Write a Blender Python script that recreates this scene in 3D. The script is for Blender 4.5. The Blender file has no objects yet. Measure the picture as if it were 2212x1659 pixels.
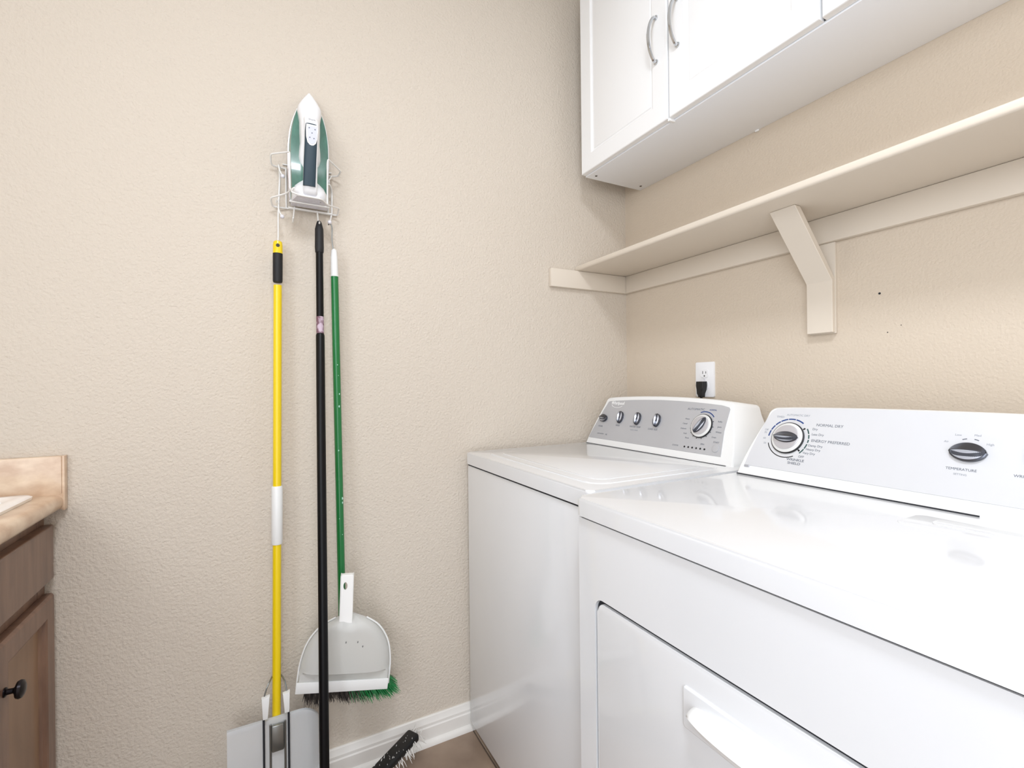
import bpy, bmesh, math, random
from mathutils import Vector, Matrix
random.seed(7)
SC = bpy.context.scene
COL = SC.collection
PI = math.pi

# ------------------------------------------------------------------ camera, world, lights, exposure
cam_d = bpy.data.cameras.new('camera'); cam = bpy.data.objects.new('camera', cam_d); COL.objects.link(cam)
cam_d.sensor_width = 36.0; cam_d.lens = 36.0 * 1027.0 / 2212.0; cam_d.clip_start = 0.02
YAW, ROLL = math.radians(27.95), math.radians(0.6)
cam.matrix_world = (Matrix.Translation((0, 0, 1.136)) @ Matrix.Rotation(-YAW, 4, 'Z')
                    @ Matrix.Rotation(ROLL, 4, 'Y') @ Matrix.Rotation(PI / 2, 4, 'X'))
SC.camera = cam

W = bpy.data.worlds.new('world'); SC.world = W; W.use_nodes = True
W.node_tree.nodes['Background'].inputs[0].default_value = (0.92, 0.98, 1.06, 1)
W.node_tree.nodes['Background'].inputs[1].default_value = 1.0

def area(name, loc, rot, sx, sy, power, col):
    l = bpy.data.lights.new(name, 'AREA'); l.shape = 'RECTANGLE'; l.size = sx; l.size_y = sy
    l.energy = power; l.color = col
    o = bpy.data.objects.new(name, l); o.location = loc; o.rotation_euler = rot; COL.objects.link(o); return o
# fill light added in the unseen doorway behind the camera
area('doorway_fill_light', (-0.42, -1.10, 1.15), (PI / 2, 0, 0), 0.80, 1.95, 7, (0.92, 0.98, 1.06))
# fill light added on the left, in an unseen opening beside the camera
area('left_fill_light', (-1.10, -0.42, 1.85), (PI / 2, 0, -PI / 2), 0.95, 0.80, 9.0, (0.92, 0.98, 1.06))
# unseen flush ceiling light of the laundry room
area('unseen_ceiling_lamp_light', (0.05, -0.05, 2.62), (0, 0, 0), 0.36, 0.36, 11.5, (0.92, 0.975, 1.06))

vs = SC.view_settings
SC.display_settings.display_device = 'sRGB'
vs.view_transform = 'Standard'; vs.look = 'None'; vs.gamma = 1.0; vs.use_curve_mapping = False
vs.exposure = 0.77

# ------------------------------------------------------------------ materials
def lin(c): return tuple(((v / 255) / 12.92 if v / 255 <= 0.04045 else ((v / 255 + 0.055) / 1.055) ** 2.4) for v in c) + (1,)
def mat(name, rgb, rough=0.5, metal=0.0, bump=None, var=None, coat=0.0, spec=0.5, aniso=None, emit=None, trans=0):
    """rgb 0..255 sRGB; bump=(scale, strength, distance, detail); var=(scale, rgb2, contrast lo, hi, stretch)"""
    m = bpy.data.materials.new(name); m.use_nodes = True; nt = m.node_tree; n = nt.nodes; L = nt.links
    p = n['Principled BSDF']
    p.inputs['Base Color'].default_value = lin(rgb); p.inputs['Roughness'].default_value = rough
    p.inputs['Metallic'].default_value = metal
    p.inputs['Coat Weight'].default_value = coat; p.inputs['Coat Roughness'].default_value = 0.06
    p.inputs['Specular IOR Level'].default_value = spec
    if trans: p.inputs['Transmission Weight'].default_value = trans
    if emit:
        p.inputs['Emission Color'].default_value = lin(emit[0]); p.inputs['Emission Strength'].default_value = emit[1]
    tc = n.new('ShaderNodeTexCoord')
    if var:
        sc_, rgb2, lo, hi, st = var
        mp = n.new('ShaderNodeMapping'); mp.inputs['Scale'].default_value = st; L.new(tc.outputs['Object'], mp.inputs[0])
        nz = n.new('ShaderNodeTexNoise'); nz.inputs['Scale'].default_value = sc_; nz.inputs['Detail'].default_value = 6
        L.new(mp.outputs[0], nz.inputs['Vector'])
        r = n.new('ShaderNodeValToRGB'); r.color_ramp.elements[0].position = lo; r.color_ramp.elements[1].position = hi
        r.color_ramp.elements[0].color = lin(rgb); r.color_ramp.elements[1].color = lin(rgb2)
        L.new(nz.outputs['Fac'], r.inputs[0]); L.new(r.outputs[0], p.inputs['Base Color'])
    if bump:
        nz = n.new('ShaderNodeTexNoise'); nz.inputs['Scale'].default_value = bump[0]; nz.inputs['Detail'].default_value = bump[3]
        nz.inputs['Roughness'].default_value = 0.45
        L.new(tc.outputs['Object'], nz.inputs['Vector'])
        b = n.new('ShaderNodeBump'); b.inputs['Strength'].default_value = bump[1]; b.inputs['Distance'].default_value = bump[2]
        L.new(nz.outputs['Fac'], b.inputs['Height']); L.new(b.outputs[0], p.inputs['Normal'])
    return m

M = {}
M['wall'] = mat('orange_peel_beige_paint', (212, 201, 187), 0.72, bump=(165, 0.8, 0.0032, 2.2), spec=0.3)
M['wallB'] = mat('orange_peel_beige_paint_warm', (212, 198, 180), 0.72, bump=(165, 0.5, 0.0028, 2.2), spec=0.3)  # same paint as the other walls, tinted a little warmer
M['ceil'] = mat('flat_ceiling_paint', (238, 237, 234), 0.9, bump=(90, 0.3, 0.002, 2))
M['trim'] = mat('white_trim_paint', (236, 232, 226), 0.4)
M['shelf'] = mat('cream_shelf_paint', (222, 211, 196), 0.45, bump=(40, 0.08, 0.001, 2))
M['enamel'] = mat('white_appliance_enamel', (231, 232, 234), 0.22, coat=0.6, var=(3, (234, 235, 237), 0.3, 0.7, (1, 1, 1)))
M['whiteplastic'] = mat('white_appliance_plastic', (240, 240, 239), 0.35, coat=0.2)
M['silverpanel'] = mat('silver_console_face', (192, 193, 197), 0.38, 0.3, var=(5, (198, 199, 203), 0.3, 0.7, (1, 1, 1)))
M['palepanel'] = mat('pale_silver_console_face', (218, 219, 223), 0.38, 0.15, var=(5, (222, 223, 226), 0.3, 0.7, (1, 1, 1)))
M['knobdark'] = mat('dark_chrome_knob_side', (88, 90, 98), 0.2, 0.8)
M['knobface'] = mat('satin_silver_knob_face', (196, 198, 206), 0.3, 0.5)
M['chrome'] = mat('bright_chrome', (205, 208, 212), 0.14, 1.0)
M['dialwhite'] = mat('white_dial_ring', (226, 226, 224), 0.3)
M['dialdisc'] = mat('pale_satin_dial_disc', (206, 205, 210), 0.3, 0.45)
M['black'] = mat('black_gloss_print', (22, 24, 28), 0.4)
M['gap'] = mat('dark_gasket', (34, 36, 42), 0.7)
M['print'] = mat('grey_panel_print', (112, 116, 126), 0.6)
M['printlight'] = mat('light_panel_print', (160, 164, 172), 0.6)
M['printwhite'] = mat('white_logo_print', (250, 250, 250), 0.4)
M['printblue'] = mat('blue_arc_print', (34, 66, 128), 0.5)
M['printgreen'] = mat('dark_green_arc_print', (52, 84, 82), 0.5)
M['cab'] = mat('white_thermofoil', (245, 245, 245), 0.32, coat=0.15)
M['cabunder'] = mat('white_melamine_underside', (243, 245, 249), 0.5)
M['gapshade'] = mat('grey_door_gap_shade', (92, 92, 94), 0.8)  # grey that stands for the shade between the cabinet doors
M['brass'] = mat('screw_head_metal', (90, 82, 74), 0.4, 0.8)
M['outlet'] = mat('white_outlet_plastic', (238, 238, 240), 0.35)
M['slot'] = mat('dark_slot', (60, 58, 54), 0.7)
M['rubber'] = mat('black_rubber', (14, 14, 16), 0.45)
M['wood'] = mat('stained_cherry_wood', (106, 78, 64), 0.38, bump=(60, 0.1, 0.0008, 4), var=(7, (140, 108, 88), 0.3, 0.75, (1, 6, 0.9)), coat=0.2)
M['woodpanel'] = mat('stained_birch_panel', (128, 98, 76), 0.4, var=(5, (152, 120, 94), 0.3, 0.75, (1, 5, 0.8)), coat=0.15)
M['woodin'] = mat('cabinet_inside_wood', (88, 62, 44), 0.6, var=(8, (104, 76, 52), 0.3, 0.7, (1, 5, 1)))
M['laminate'] = mat('tan_stone_laminate', (202, 170, 142), 0.3, var=(18, (238, 216, 190), 0.34, 0.68, (1, 1, 1.6)), coat=0.25)
M['sink'] = mat('white_sink_acrylic', (252, 252, 252), 0.2, coat=0.4)
M['bronze'] = mat('oil_rubbed_bronze', (34, 30, 34), 0.28, 0.7)
M['wire'] = mat('white_coated_wire', (232, 230, 226), 0.35)
M['steelwire'] = mat('bare_steel_wire', (150, 152, 150), 0.3, 0.9)
M['yellow'] = mat('yellow_enamelled_pole', (238, 206, 8), 0.32, coat=0.3)
M['gripblack'] = mat('black_foam_grip', (20, 19, 22), 0.6, bump=(300, 0.3, 0.0006, 2))
M['blackpole'] = mat('black_painted_pole', (4, 4, 6), 0.4, spec=0.25)
M['green'] = mat('green_enamelled_pole', (8, 112, 52), 0.35, coat=0.3)
M['chip'] = mat('chipped_pale_paint', (170, 214, 196), 0.6)
M['sticker'] = mat('pink_grey_sticker', (118, 84, 96), 0.5, var=(90, (196, 176, 190), 0.42, 0.58, (1, 1, 1)))
M['whitepl'] = mat('white_tool_plastic', (234, 234, 232), 0.4, coat=0.15)
M['pan'] = mat('off_white_dustpan_plastic', (247, 246, 243), 0.42, bump=(500, 0.05, 0.0005, 2))
M['scuff'] = mat('grey_scuff', (120, 120, 118), 0.8)
M['bristle'] = mat('green_broom_bristle', (18, 128, 62), 0.45, var=(120, (70, 166, 104), 0.4, 0.7, (1, 1, 0.2)))
M['bristledark'] = mat('worn_dark_bristle', (48, 42, 40), 0.7, var=(120, (122, 112, 104), 0.45, 0.75, (1, 1, 0.2)))
M['sheet'] = mat('polished_sheet_steel', (248, 250, 252), 0.3, 0.15, bump=(30, 0.15, 0.002, 3))
M['sponge'] = mat('pale_sponge', (222, 214, 170), 0.95, bump=(200, 0.6, 0.003, 3))
M['fringe'] = mat('white_microfibre', (214, 210, 204), 0.95)
M['tank'] = mat('translucent_green_tank', (58, 104, 88), 0.22, var=(40, (76, 124, 108), 0.4, 0.7, (1, 1, 0.5)), coat=0.5)
M['ironwhite'] = mat('white_iron_shell', (240, 240, 242), 0.3, coat=0.3)
M['irongrip'] = mat('dark_teal_rubber_grip', (36, 56, 68), 0.55, bump=(260, 0.2, 0.0005, 2))
M['soleplate'] = mat('brushed_soleplate', (168, 158, 156), 0.3, 0.9)
M['heel'] = mat('pale_grey_heel', (222, 220, 226), 0.4)
M['lcd'] = mat('pale_lilac_button_pad', (206, 208, 222), 0.3, coat=0.3)
M['lamp'] = mat('glowing_frosted_glass', (250, 248, 240), 0.5, emit=((246, 250, 255), 3.0))
M['doorpaint'] = M['trim']

def floor_mat():
    m = bpy.data.materials.new('stone_look_floor_tile'); m.use_nodes = True; nt = m.node_tree; n = nt.nodes; L = nt.links
    p = n['Principled BSDF']; tc = n.new('ShaderNodeTexCoord')
    nz = n.new('ShaderNodeTexNoise'); nz.inputs['Scale'].default_value = 5; nz.inputs['Detail'].default_value = 8
    r = n.new('ShaderNodeValToRGB'); r.color_ramp.elements[0].color = lin((132, 112, 96)); r.color_ramp.elements[1].color = lin((172, 150, 130))
    r.color_ramp.elements[0].position = .35; r.color_ramp.elements[1].position = .7
    L.new(tc.outputs['Object'], nz.inputs['Vector']); L.new(nz.outputs['Fac'], r.inputs[0]); L.new(r.outputs[0], p.inputs['Base Color'])
    p.inputs['Roughness'].default_value = .45
    return m
M['tile'] = floor_mat()
M['grout'] = mat('grout', (120, 108, 96), 0.9)

# ------------------------------------------------------------------ mesh helpers
def bm_obj(name, bm, m, parent=None, smooth=True, angle=35):
    me = bpy.data.meshes.new(name); bmesh.ops.recalc_face_normals(bm, faces=bm.faces); bm.to_mesh(me); bm.free()
    ms = m if isinstance(m, (list, tuple)) else [m]
    for x in ms: me.materials.append(M[x] if isinstance(x, str) else x)
    if smooth:
        for p in me.polygons: p.use_smooth = True
        try: me.set_sharp_from_angle(angle=math.radians(angle))
        except Exception: pass
    o = bpy.data.objects.new(name, me); COL.objects.link(o)
    if parent is not None:
        o.parent = parent; o.matrix_parent_inverse = parent.matrix_world.inverted()
    return o
def thing(name, label, cat, loc, group=None):
    o = bpy.data.objects.new(name, None); COL.objects.link(o); o.empty_display_size = .05
    o.matrix_world = Matrix.Translation(loc); o.location = loc
    o['label'] = label; o['category'] = cat
    if group: o['group'] = group
    return o
def tag(o, label, cat, group=None):
    o['label'] = label; o['category'] = cat
    if group: o['group'] = group
    return o
def struct(o): o['kind'] = 'structure'; return o

def bx(bm, lo, hi, bev=0.0, seg=2, T=None):
    lo, hi = [min(a, b) for a, b in zip(lo, hi)], [max(a, b) for a, b in zip(lo, hi)]
    b2 = bmesh.new(); v = [b2.verts.new((x, y, z)) for x in (lo[0], hi[0]) for y in (lo[1], hi[1]) for z in (lo[2], hi[2])]
    for f in ((0, 1, 3, 2), (4, 6, 7, 5), (0, 4, 5, 1), (2, 3, 7, 6), (0, 2, 6, 4), (1, 5, 7, 3)): b2.faces.new([v[i] for i in f])
    bmesh.ops.recalc_face_normals(b2, faces=b2.faces)
    if bev > 0: bmesh.ops.bevel(b2, geom=list(b2.edges), offset=bev, segments=seg, profile=.5, affect='EDGES')
    if T is not None: bmesh.ops.transform(b2, matrix=T, verts=b2.verts)
    merge(bm, b2)
def merge(bm, b2):
    me = bpy.data.meshes.new('tmp'); b2.to_mesh(me); b2.free(); bm.from_mesh(me); bpy.data.meshes.remove(me)
def BM(*boxes, bev=0.0, seg=2):
    bm = bmesh.new()
    for lo, hi in boxes: bx(bm, lo, hi, bev, seg)
    return bm
def prism(bm, pts, h0, h1, T=None, bev=0.0, seg=2):
    """closed 2D outline in local xy extruded along local z"""
    b2 = bmesh.new(); a = [b2.verts.new((p[0], p[1], h0)) for p in pts]; c = [b2.verts.new((p[0], p[1], h1)) for p in pts]; n = len(pts)
    b2.faces.new(a[::-1]); top = b2.faces.new(c)
    for i in range(n): b2.faces.new((a[i], a[(i + 1) % n], c[(i + 1) % n], c[i]))
    if bev > 0: bmesh.ops.bevel(b2, geom=list(top.edges), offset=bev, segments=seg, profile=.5, affect='EDGES')
    if T is not None: bmesh.ops.transform(b2, matrix=T, verts=b2.verts)
    merge(bm, b2)
def tube(bm, pts, r, seg=8, T=None, caps=True):
    pts = [Vector(p) for p in pts]; rs = r if isinstance(r, (list, tuple)) else [r] * len(pts)
    rings = []; up = None
    for i, p in enumerate(pts):
        d = (pts[min(i + 1, len(pts) - 1)] - pts[max(i - 1, 0)]).normalized()
        if up is None: up = Vector((0, 0, 1)) if abs(d.z) < .9 else Vector((0, 1, 0))
        s = d.cross(up)
        if s.length < 1e-5: s = d.cross(Vector((1, 0, 0)))
        s.normalize(); up = s.cross(d).normalized()
        ring = []
        for k in range(seg):
            a = 2 * PI * k / seg; q = p + (s * math.cos(a) + up * math.sin(a)) * rs[i]
            if T is not None: q = T @ q
            ring.append(bm.verts.new(q))
        rings.append(ring)
    for a, b in zip(rings, rings[1:]):
        for k in range(seg): bm.faces.new((a[k], a[(k + 1) % seg], b[(k + 1) % seg], b[k]))
    if caps: bm.faces.new(rings[0][::-1]); bm.faces.new(rings[-1])
def smoothpath(pts, n=6):
    P = [Vector(p) for p in pts]; P = [P[0] * 2 - P[1]] + P + [P[-1] * 2 - P[-2]]; out = []
    for i in range(1, len(P) - 2):
        for k in range(n):
            t = k / n; a, b, c, d = P[i - 1:i + 3]
            out.append(0.5 * ((2 * b) + (c - a) * t + (2 * a - 5 * b + 4 * c - d) * t * t + (3 * b - a - 3 * c + d) * t ** 3))
    out.append(P[-2]); return out
def rounded(pts, r, n=4):
    """polyline with its inner corners rounded"""
    P = [Vector(p) for p in pts]; out = [P[0]]
    for i in range(1, len(P) - 1):
        a = (P[i - 1] - P[i]); b = (P[i + 1] - P[i]); rr = min(r, a.length * .45, b.length * .45)
        s = P[i] + a.normalized() * rr; e = P[i] + b.normalized() * rr
        for k in range(n + 1):
            t = k / n; out.append(s * (1 - t) ** 2 + P[i] * 2 * t * (1 - t) + e * t * t)
    out.append(P[-1]); return out
def lathe(bm, prof, T=None, seg=32):
    """prof: list of (radius, height) about local z"""
    rings = []
    for r, h in prof:
        if r < 1e-6:
            v = Vector((0, 0, h)); rings.append([bm.verts.new(T @ v if T is not None else v)])
        else:
            rg = []
            for k in range(seg):
                v = Vector((r * math.cos(2 * PI * k / seg), r * math.sin(2 * PI * k / seg), h)); rg.append(bm.verts.new(T @ v if T is not None else v))
            rings.append(rg)
    for a, b in zip(rings, rings[1:]):
        for k in range(seg):
            q = []
            for x in ((a, k), (a, k + 1), (b, k + 1), (b, k)):
                v = x[0][x[1] % len(x[0])]
                if v not in q: q.append(v)
            if len(q) > 2: bm.faces.new(q)
def rrect(x0, y0, x1, y1, r, n=5):
    out = []
    for cx, cy, a0 in ((x1 - r, y1 - r, 0), (x0 + r, y1 - r, 90), (x0 + r, y0 + r, 180), (x1 - r, y0 + r, 270)):
        for k in range(n + 1):
            a = math.radians(a0 + 90 * k / n); out.append((cx + r * math.cos(a), cy + r * math.sin(a)))
    return out
def frame(o, X, Y):
    X = Vector(X).normalized(); Y = Vector(Y).normalized(); Z = X.cross(Y)
    return Matrix(((X.x, Y.x, Z.x, o[0]), (X.y, Y.y, Z.y, o[1]), (X.z, Y.z, Z.z, o[2]), (0, 0, 0, 1)))
def text(txt, size, T, m, parent, name='lettering', align='CENTER', sx=1.0, bold=0.0):
    c = bpy.data.curves.new(name, 'FONT'); c.body = txt; c.size = size; c.align_x = align; c.align_y = 'CENTER'; c.extrude = 0.00012
    c.offset = bold; c.resolution_u = 3
    to = bpy.data.objects.new('tmp_text', c); COL.objects.link(to); bpy.context.view_layer.update()
    me = bpy.data.meshes.new_from_object(to.evaluated_get(bpy.context.evaluated_depsgraph_get()))
    bpy.data.objects.remove(to); bpy.data.curves.remove(c)
    me.transform(T @ Matrix.Translation((0, 0, 0.0004)) @ Matrix.Diagonal((sx, 1, 1, 1)))
    me.materials.clear(); me.materials.append(M[m]); me.name = name
    o = bpy.data.objects.new(name, me); COL.objects.link(o); o.parent = parent; o.matrix_parent_inverse = parent.matrix_world.inverted()
    return o
def arcband(bm, T, r0, r1, a0, a1, h=0.0004, n=None):
    n = n or max(2, int(abs(a1 - a0) / 6)); pts = []
    for k in range(n + 1):
        a = math.radians(a0 + (a1 - a0) * k / n); pts.append((r1 * math.cos(a), r1 * math.sin(a)))
    for k in range(n, -1, -1):
        a = math.radians(a0 + (a1 - a0) * k / n); pts.append((r0 * math.cos(a), r0 * math.sin(a)))
    prism(bm, pts, 0, h, T)

# ------------------------------------------------------------------ room shell
WX, WY, LX, FY, CH = 1.303, 1.47, -1.04, -1.15, 2.74
TH = 0.12
wb = struct(bm_obj('wall_back', BM(((LX - TH, WY, 0), (WX + TH, WY + TH, CH))), 'wall'))
wr = struct(bm_obj('wall_right', BM(((WX, FY - TH, 0), (WX + TH, WY, CH))), 'wallB'))
oa, ob, oh = -0.95, 0.10, 2.30  # unseen opening, added so the left fill light can enter
struct(bm_obj('wall_left', BM(((LX - TH, FY - TH, 0), (LX, oa, CH)), ((LX - TH, ob, 0), (LX, WY, CH)), ((LX - TH, oa, oh), (LX, ob, CH))), 'wall'))
struct(bm_obj('added_opening_trim', BM(((LX, oa - .06, 0), (LX + .016, oa, oh + .06)), ((LX, ob, 0), (LX + .016, ob + .06, oh + .06)), ((LX, oa, oh), (LX + .016, ob, oh + .06)), bev=.003), 'trim'))
# unseen front wall with the doorway behind the camera
dx0, dx1, dh = -0.86, 0.02, 2.06
struct(bm_obj('unseen_wall_front', BM(((LX, FY - TH, 0), (dx0, FY, CH)), ((dx1, FY - TH, 0), (WX, FY, CH)), ((dx0, FY - TH, dh), (dx1, FY, CH))), 'wall'))
struct(bm_obj('unseen_doorway_trim', BM(((dx0 - .06, FY, 0), (dx0, FY + .016, dh + .06)), ((dx1, FY, 0), (dx1 + .06, FY + .016, dh + .06)), ((dx0, FY, dh), (dx1, FY + .016, dh + .06)), bev=.003), 'trim'))
struct(bm_obj('ceiling', BM(((LX - TH, FY - TH, CH), (WX + TH, WY + TH, CH + .1))), 'ceil'))
fl = struct(bm_obj('floor', BM(((LX - TH, FY - TH, -0.1), (WX + TH, WY + TH, -0.004))), 'grout'))
ts = 0.33; tm = None
nx = int((WX - LX) / ts) + 1; ny = int((WY - FY) / ts) + 1
for i in range(nx):
    for j in range(ny):
        x0 = LX + i * ts + .002; x1 = min(LX + (i + 1) * ts - .002, WX); y1 = WY - j * ts - .002; y0 = max(WY - (j + 1) * ts + .002, FY)
        if x1 - x0 < .01 or y1 - y0 < .01: continue
        full = (x1 - x0 > ts - .006) and (y1 - y0 > ts - .006)
        if full and tm is not None:
            o = bpy.data.objects.new('tile', tm); COL.objects.link(o); o.parent = fl; o.location = ((x0 + x1) / 2, (y0 + y1) / 2, -.003)
        else:
            hx, hy = (x1 - x0) / 2, (y1 - y0) / 2
            o = bm_obj('tile', BM(((-hx, -hy, -.003), (hx, hy, .003)), bev=.0015, seg=1), 'tile', fl); o.location = ((x0 + x1) / 2, (y0 + y1) / 2, -.003)
            if full: tm = o.data

BBP = [(0, 0), (.015, 0), (.015, .052), (.0125, .056), (.0125, .064), (.009, .071), (.007, .081), (.004, .083), (0, .083)]
def baseboard(name, a, b, out):
    a, b, out = Vector(a), Vector(b), Vector(out); bm = bmesh.new(); ra = []; rb = []
    for d, z in BBP:
        ra.append(bm.verts.new(a + out * d + Vector((0, 0, z)))); rb.append(bm.verts.new(b + out * d + Vector((0, 0, z))))
    n = len(BBP)
    for k in range(n): bm.faces.new((ra[k], ra[(k + 1) % n], rb[(k + 1) % n], rb[k]))
    bm.faces.new(ra); bm.faces.new(rb[::-1])
    o = struct(bm_obj(name, bm, 'trim', angle=20))
    b2 = bmesh.new(); pr = [(0.0152, 0), (.027, 0), (.0265, .006), (.0235, .012), (.019, .016), (.0152, .017)]
    ra = [b2.verts.new(a + out * d + Vector((0, 0, z))) for d, z in pr]; rb = [b2.verts.new(b + out * d + Vector((0, 0, z))) for d, z in pr]; n = len(pr)
    for k in range(n): b2.faces.new((ra[k], ra[(k + 1) % n], rb[(k + 1) % n], rb[k]))
    b2.faces.new(ra); b2.faces.new(rb[::-1])
    bm_obj('shoe_moulding', b2, 'trim', o)
baseboard('baseboard_back', (-.435, WY, 0), (WX, WY, 0), (0, -1, 0))
baseboard('baseboard_right', (WX, FY, 0), (WX, WY - .028, 0), (-1, 0, 0))
baseboard('unseen_baseboard_front', (dx1 + .061, FY, 0), (WX - .028, FY, 0), (0, 1, 0))
# tiny nail hole and faint specks in the right wall
for y, z, r in ((.5875, 1.342, .0026), (.572, 1.248, .0012), (.545, 1.262, .0010)):
    b = bmesh.new(); lathe(b, [(r, 0), (r, .0006), (0, .0009)], frame((WX, y, z), (0, -1, 0), (0, 0, 1)), 12)
    bm_obj('nail_hole', b, 'gap', wr)

# ceiling lamp (out of frame, gives the room its light)
cl = thing('unseen_ceiling_light', 'unseen round flush ceiling light with frosted glass over the laundry room', 'ceiling light', (.05, -.05, CH))
b = bmesh.new(); lathe(b, [(0, 0), (.19, 0), (.19, -.02), (.175, -.03), (0, -.03)], Matrix.Translation((.05, -.05, CH))); bm_obj('base_ring', b, 'chrome', cl)
b = bmesh.new(); lathe(b, [(.17, -.03), (.165, -.05), (.13, -.08), (.07, -.095), (0, -.1)], Matrix.Translation((.05, -.05, CH))); bm_obj('glass_shade', b, 'lamp', cl)

# ------------------------------------------------------------------ wall shelf
sh = thing('wall_shelf', 'long cream painted wall shelf on cleats and one bracket, below the white wall cabinet', 'shelf', (WX, .6, 1.57))
bm_obj('shelf_board', BM(((1.052, -.45, 1.557), (WX, WY, 1.576)), bev=.006, seg=3), 'shelf', sh)
bm_obj('cleat', BM(((.936, WY - .018, 1.490), (WX, WY, 1.5568)), bev=.0025), 'shelf', sh)
bm_obj('cleat', BM(((WX - .018, -.45, 1.490), (WX, WY - .0182, 1.5568)), bev=.0025), 'shelf', sh)
ya, yb = .682, .746
br = bm_obj('bracket', BM(((1.2945, ya - .001, 1.257), (WX, yb + .001, 1.4898)), bev=.001), 'shelf', sh)
def brace():
    bm = bmesh.new(); th = .013
    # side outline in x,z : lower upright, then diagonal up to the shelf
    f = [(1.2815, 1.259), (1.2815, 1.390), (1.128, 1.5565)]
    bk = [(1.150, 1.5565), (1.2943, 1.398), (1.2943, 1.259)]
    pts = f + bk; T = frame((0, yb, 0), (1, 0, 0), (0, 0, 1))   # local z = X x Z = -y
    prism(bm, pts, 0, yb - ya, T)
    bmesh.ops.bevel(bm, geom=list(bm.edges), offset=.0012, segments=1, affect='EDGES')
    return bm
bm_obj('brace', brace(), 'shelf', br)

# ------------------------------------------------------------------ white wall cabinet
CB = 1.8755; CT = 2.55; cy1 = 1.383; dw = .411
wc = thing('wall_cabinet', 'white wall cabinet with framed doors hung high above the shelf', 'cabinet', (WX, .9, CB))
cy0 = cy1 - 3 * dw
b = bmesh.new()
bx(b, (1.042, cy0, CB + .012), (WX, cy1, CT), .0015)
bx(b, (1.042, cy0, CB), (WX, cy1, CB + .013), .0015)
bm_obj('cabinet_box', b, 'cabunder', wc)
def cab_door(y_hi, y_lo, side):
    # door in the plane x = 1.022 .. 1.041; built as frame + field with a routed groove
    g = .0027; y_hi -= g; y_lo += g; z0, z1 = CB + .004, CT - .003; st = .056
    b = bmesh.new()
    T = frame((1.0405, y_hi, z0), (0, -1, 0), (0, 0, 1))   # local x to the right, y up, z towards the room
    Wd, Hd = y_hi - y_lo, z1 - z0
    def ring(i, h): return [(i, i, h), (Wd - i, i, h), (Wd - i, Hd - i, h), (i, Hd - i, h)]
    prof = [(0, 0), (0, .0155), (.001, .0175), (.003, .0185), (st, .0185), (st + .003, .0165), (st + .0045, .0125), (st + .008, .0115), (st + .0105, .0115), (st + .012, .0125), (st + .013, .0135), (st + .017, .0145)]
    rs = [[b.verts.new(T @ Vector(p)) for p in ring(i, h)] for i, h in prof]
    for a, c in zip(rs, rs[1:]):
        for k in range(4): b.faces.new((a[k], a[(k + 1) % 4], c[(k + 1) % 4], c[k]))
    b.faces.new(rs[0][::-1]); b.faces.new(rs[-1])
    d = bm_obj('door', b, 'cab', wc, angle=25)
    # arched chrome pull
    if side:
        yh = (y_lo + .040) if side > 0 else (y_hi - .034); zb = 2.062; X = 1.022
        pts = [(X, yh, zb), (X - .012, yh, zb + .004), (X - .026, yh, zb + .030), (X - .031, yh, zb + .064), (X - .026, yh, zb + .098), (X - .012, yh, zb + .124), (X, yh, zb + .128)]
        h = bmesh.new(); P = smoothpath(pts, 5); tube(h, P, [.0046] * len(P), 8)
        for zz in (zb, zb + .128): lathe(h, [(0, 0), (.0075, 0), (.0068, .003), (.004, .004)], frame((X, yh, zz), (0, -1, 0), (0, 0, 1)), 16)
        bm_obj('handle', h, 'chrome', d)
    return d
cab_door(cy1, cy1 - dw, +1); cab_door(cy1 - dw, cy1 - 2 * dw, -1); cab_door(cy1 - 2 * dw, cy0, -1)
for k in (1, 2):  # dark strips added behind the door splits, shade of the gap as colour
    b = BM(((1.0412, cy1 - k * dw - .006, CB + .006), (1.0424, cy1 - k * dw + .006, CT - .004))); bm_obj('gap_shade_strip', b, 'gapshade', wc)
for x, y in ((1.0678, 1.3544), (1.273, 1.3496)):
    b = bmesh.new(); lathe(b, [(0, -.0022), (.0036, -.0015), (.0045, 0)], Matrix.Translation((x, y, CB)), 14); bm_obj('screw', b, 'brass', wc)
b = BM(((1.024, cy1 - dw - .004, CB - .0035), (1.046, cy1 - dw + .004, CB + .004)), bev=.001); bm_obj('door_bumper', b, 'cab', wc)
b = BM(((WX - .006, .888, CB - .004), (WX - .001, .9, CB + .002)), bev=.0008); bm_obj('shim', b, 'cab', wc)

# ------------------------------------------------------------------ outlet and plug
ol = thing('wall_outlet', 'white duplex wall outlet above the washing machine', 'outlet', (WX, 1.088, 1.144))
TO = frame((WX, 1.088, 1.1443), (0, -1, 0), (0, 0, 1))
b = bmesh.new(); prism(b, rrect(-.0365, -.0573, .0365, .0573, .003), 0, .0055, TO, .0022, 2); bm_obj('cover_plate', b, 'outlet', ol)
for s in (1, -1):
    b = bmesh.new(); cy = s * .0195; pts = []
    for k in range(28):
        a = 2 * PI * k / 28; pts.append((max(-.0158, min(.0158, .0175 * math.cos(a))), cy + max(-.0138, min(.0138, .0165 * math.sin(a)))))
    prism(b, pts, .0052, .0072, TO, .0005, 1)
    rc = bm_obj('receptacle', b, 'outlet', ol)
    b = bmesh.new()
    for sx_, hh in ((-.0062, .0046), (.0062, .0036)): bx(b, (sx_ - .0011, cy + .0035 - hh / 1, .0071), (sx_ + .0011, cy + .0035 + hh, .0075), 0, T=TO)
    lathe(b, [(0, .0076), (.0026, .0075), (.0026, .0070)], TO @ Matrix.Translation((0, cy - .0078, 0)), 12)
    bm_obj('slot', b, 'slot', rc)
b = bmesh.new(); lathe(b, [(.0033, .0055), (.003, .0066), (0, .007)], TO, 14); bm_obj('screw', b, 'heel', ol)
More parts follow.
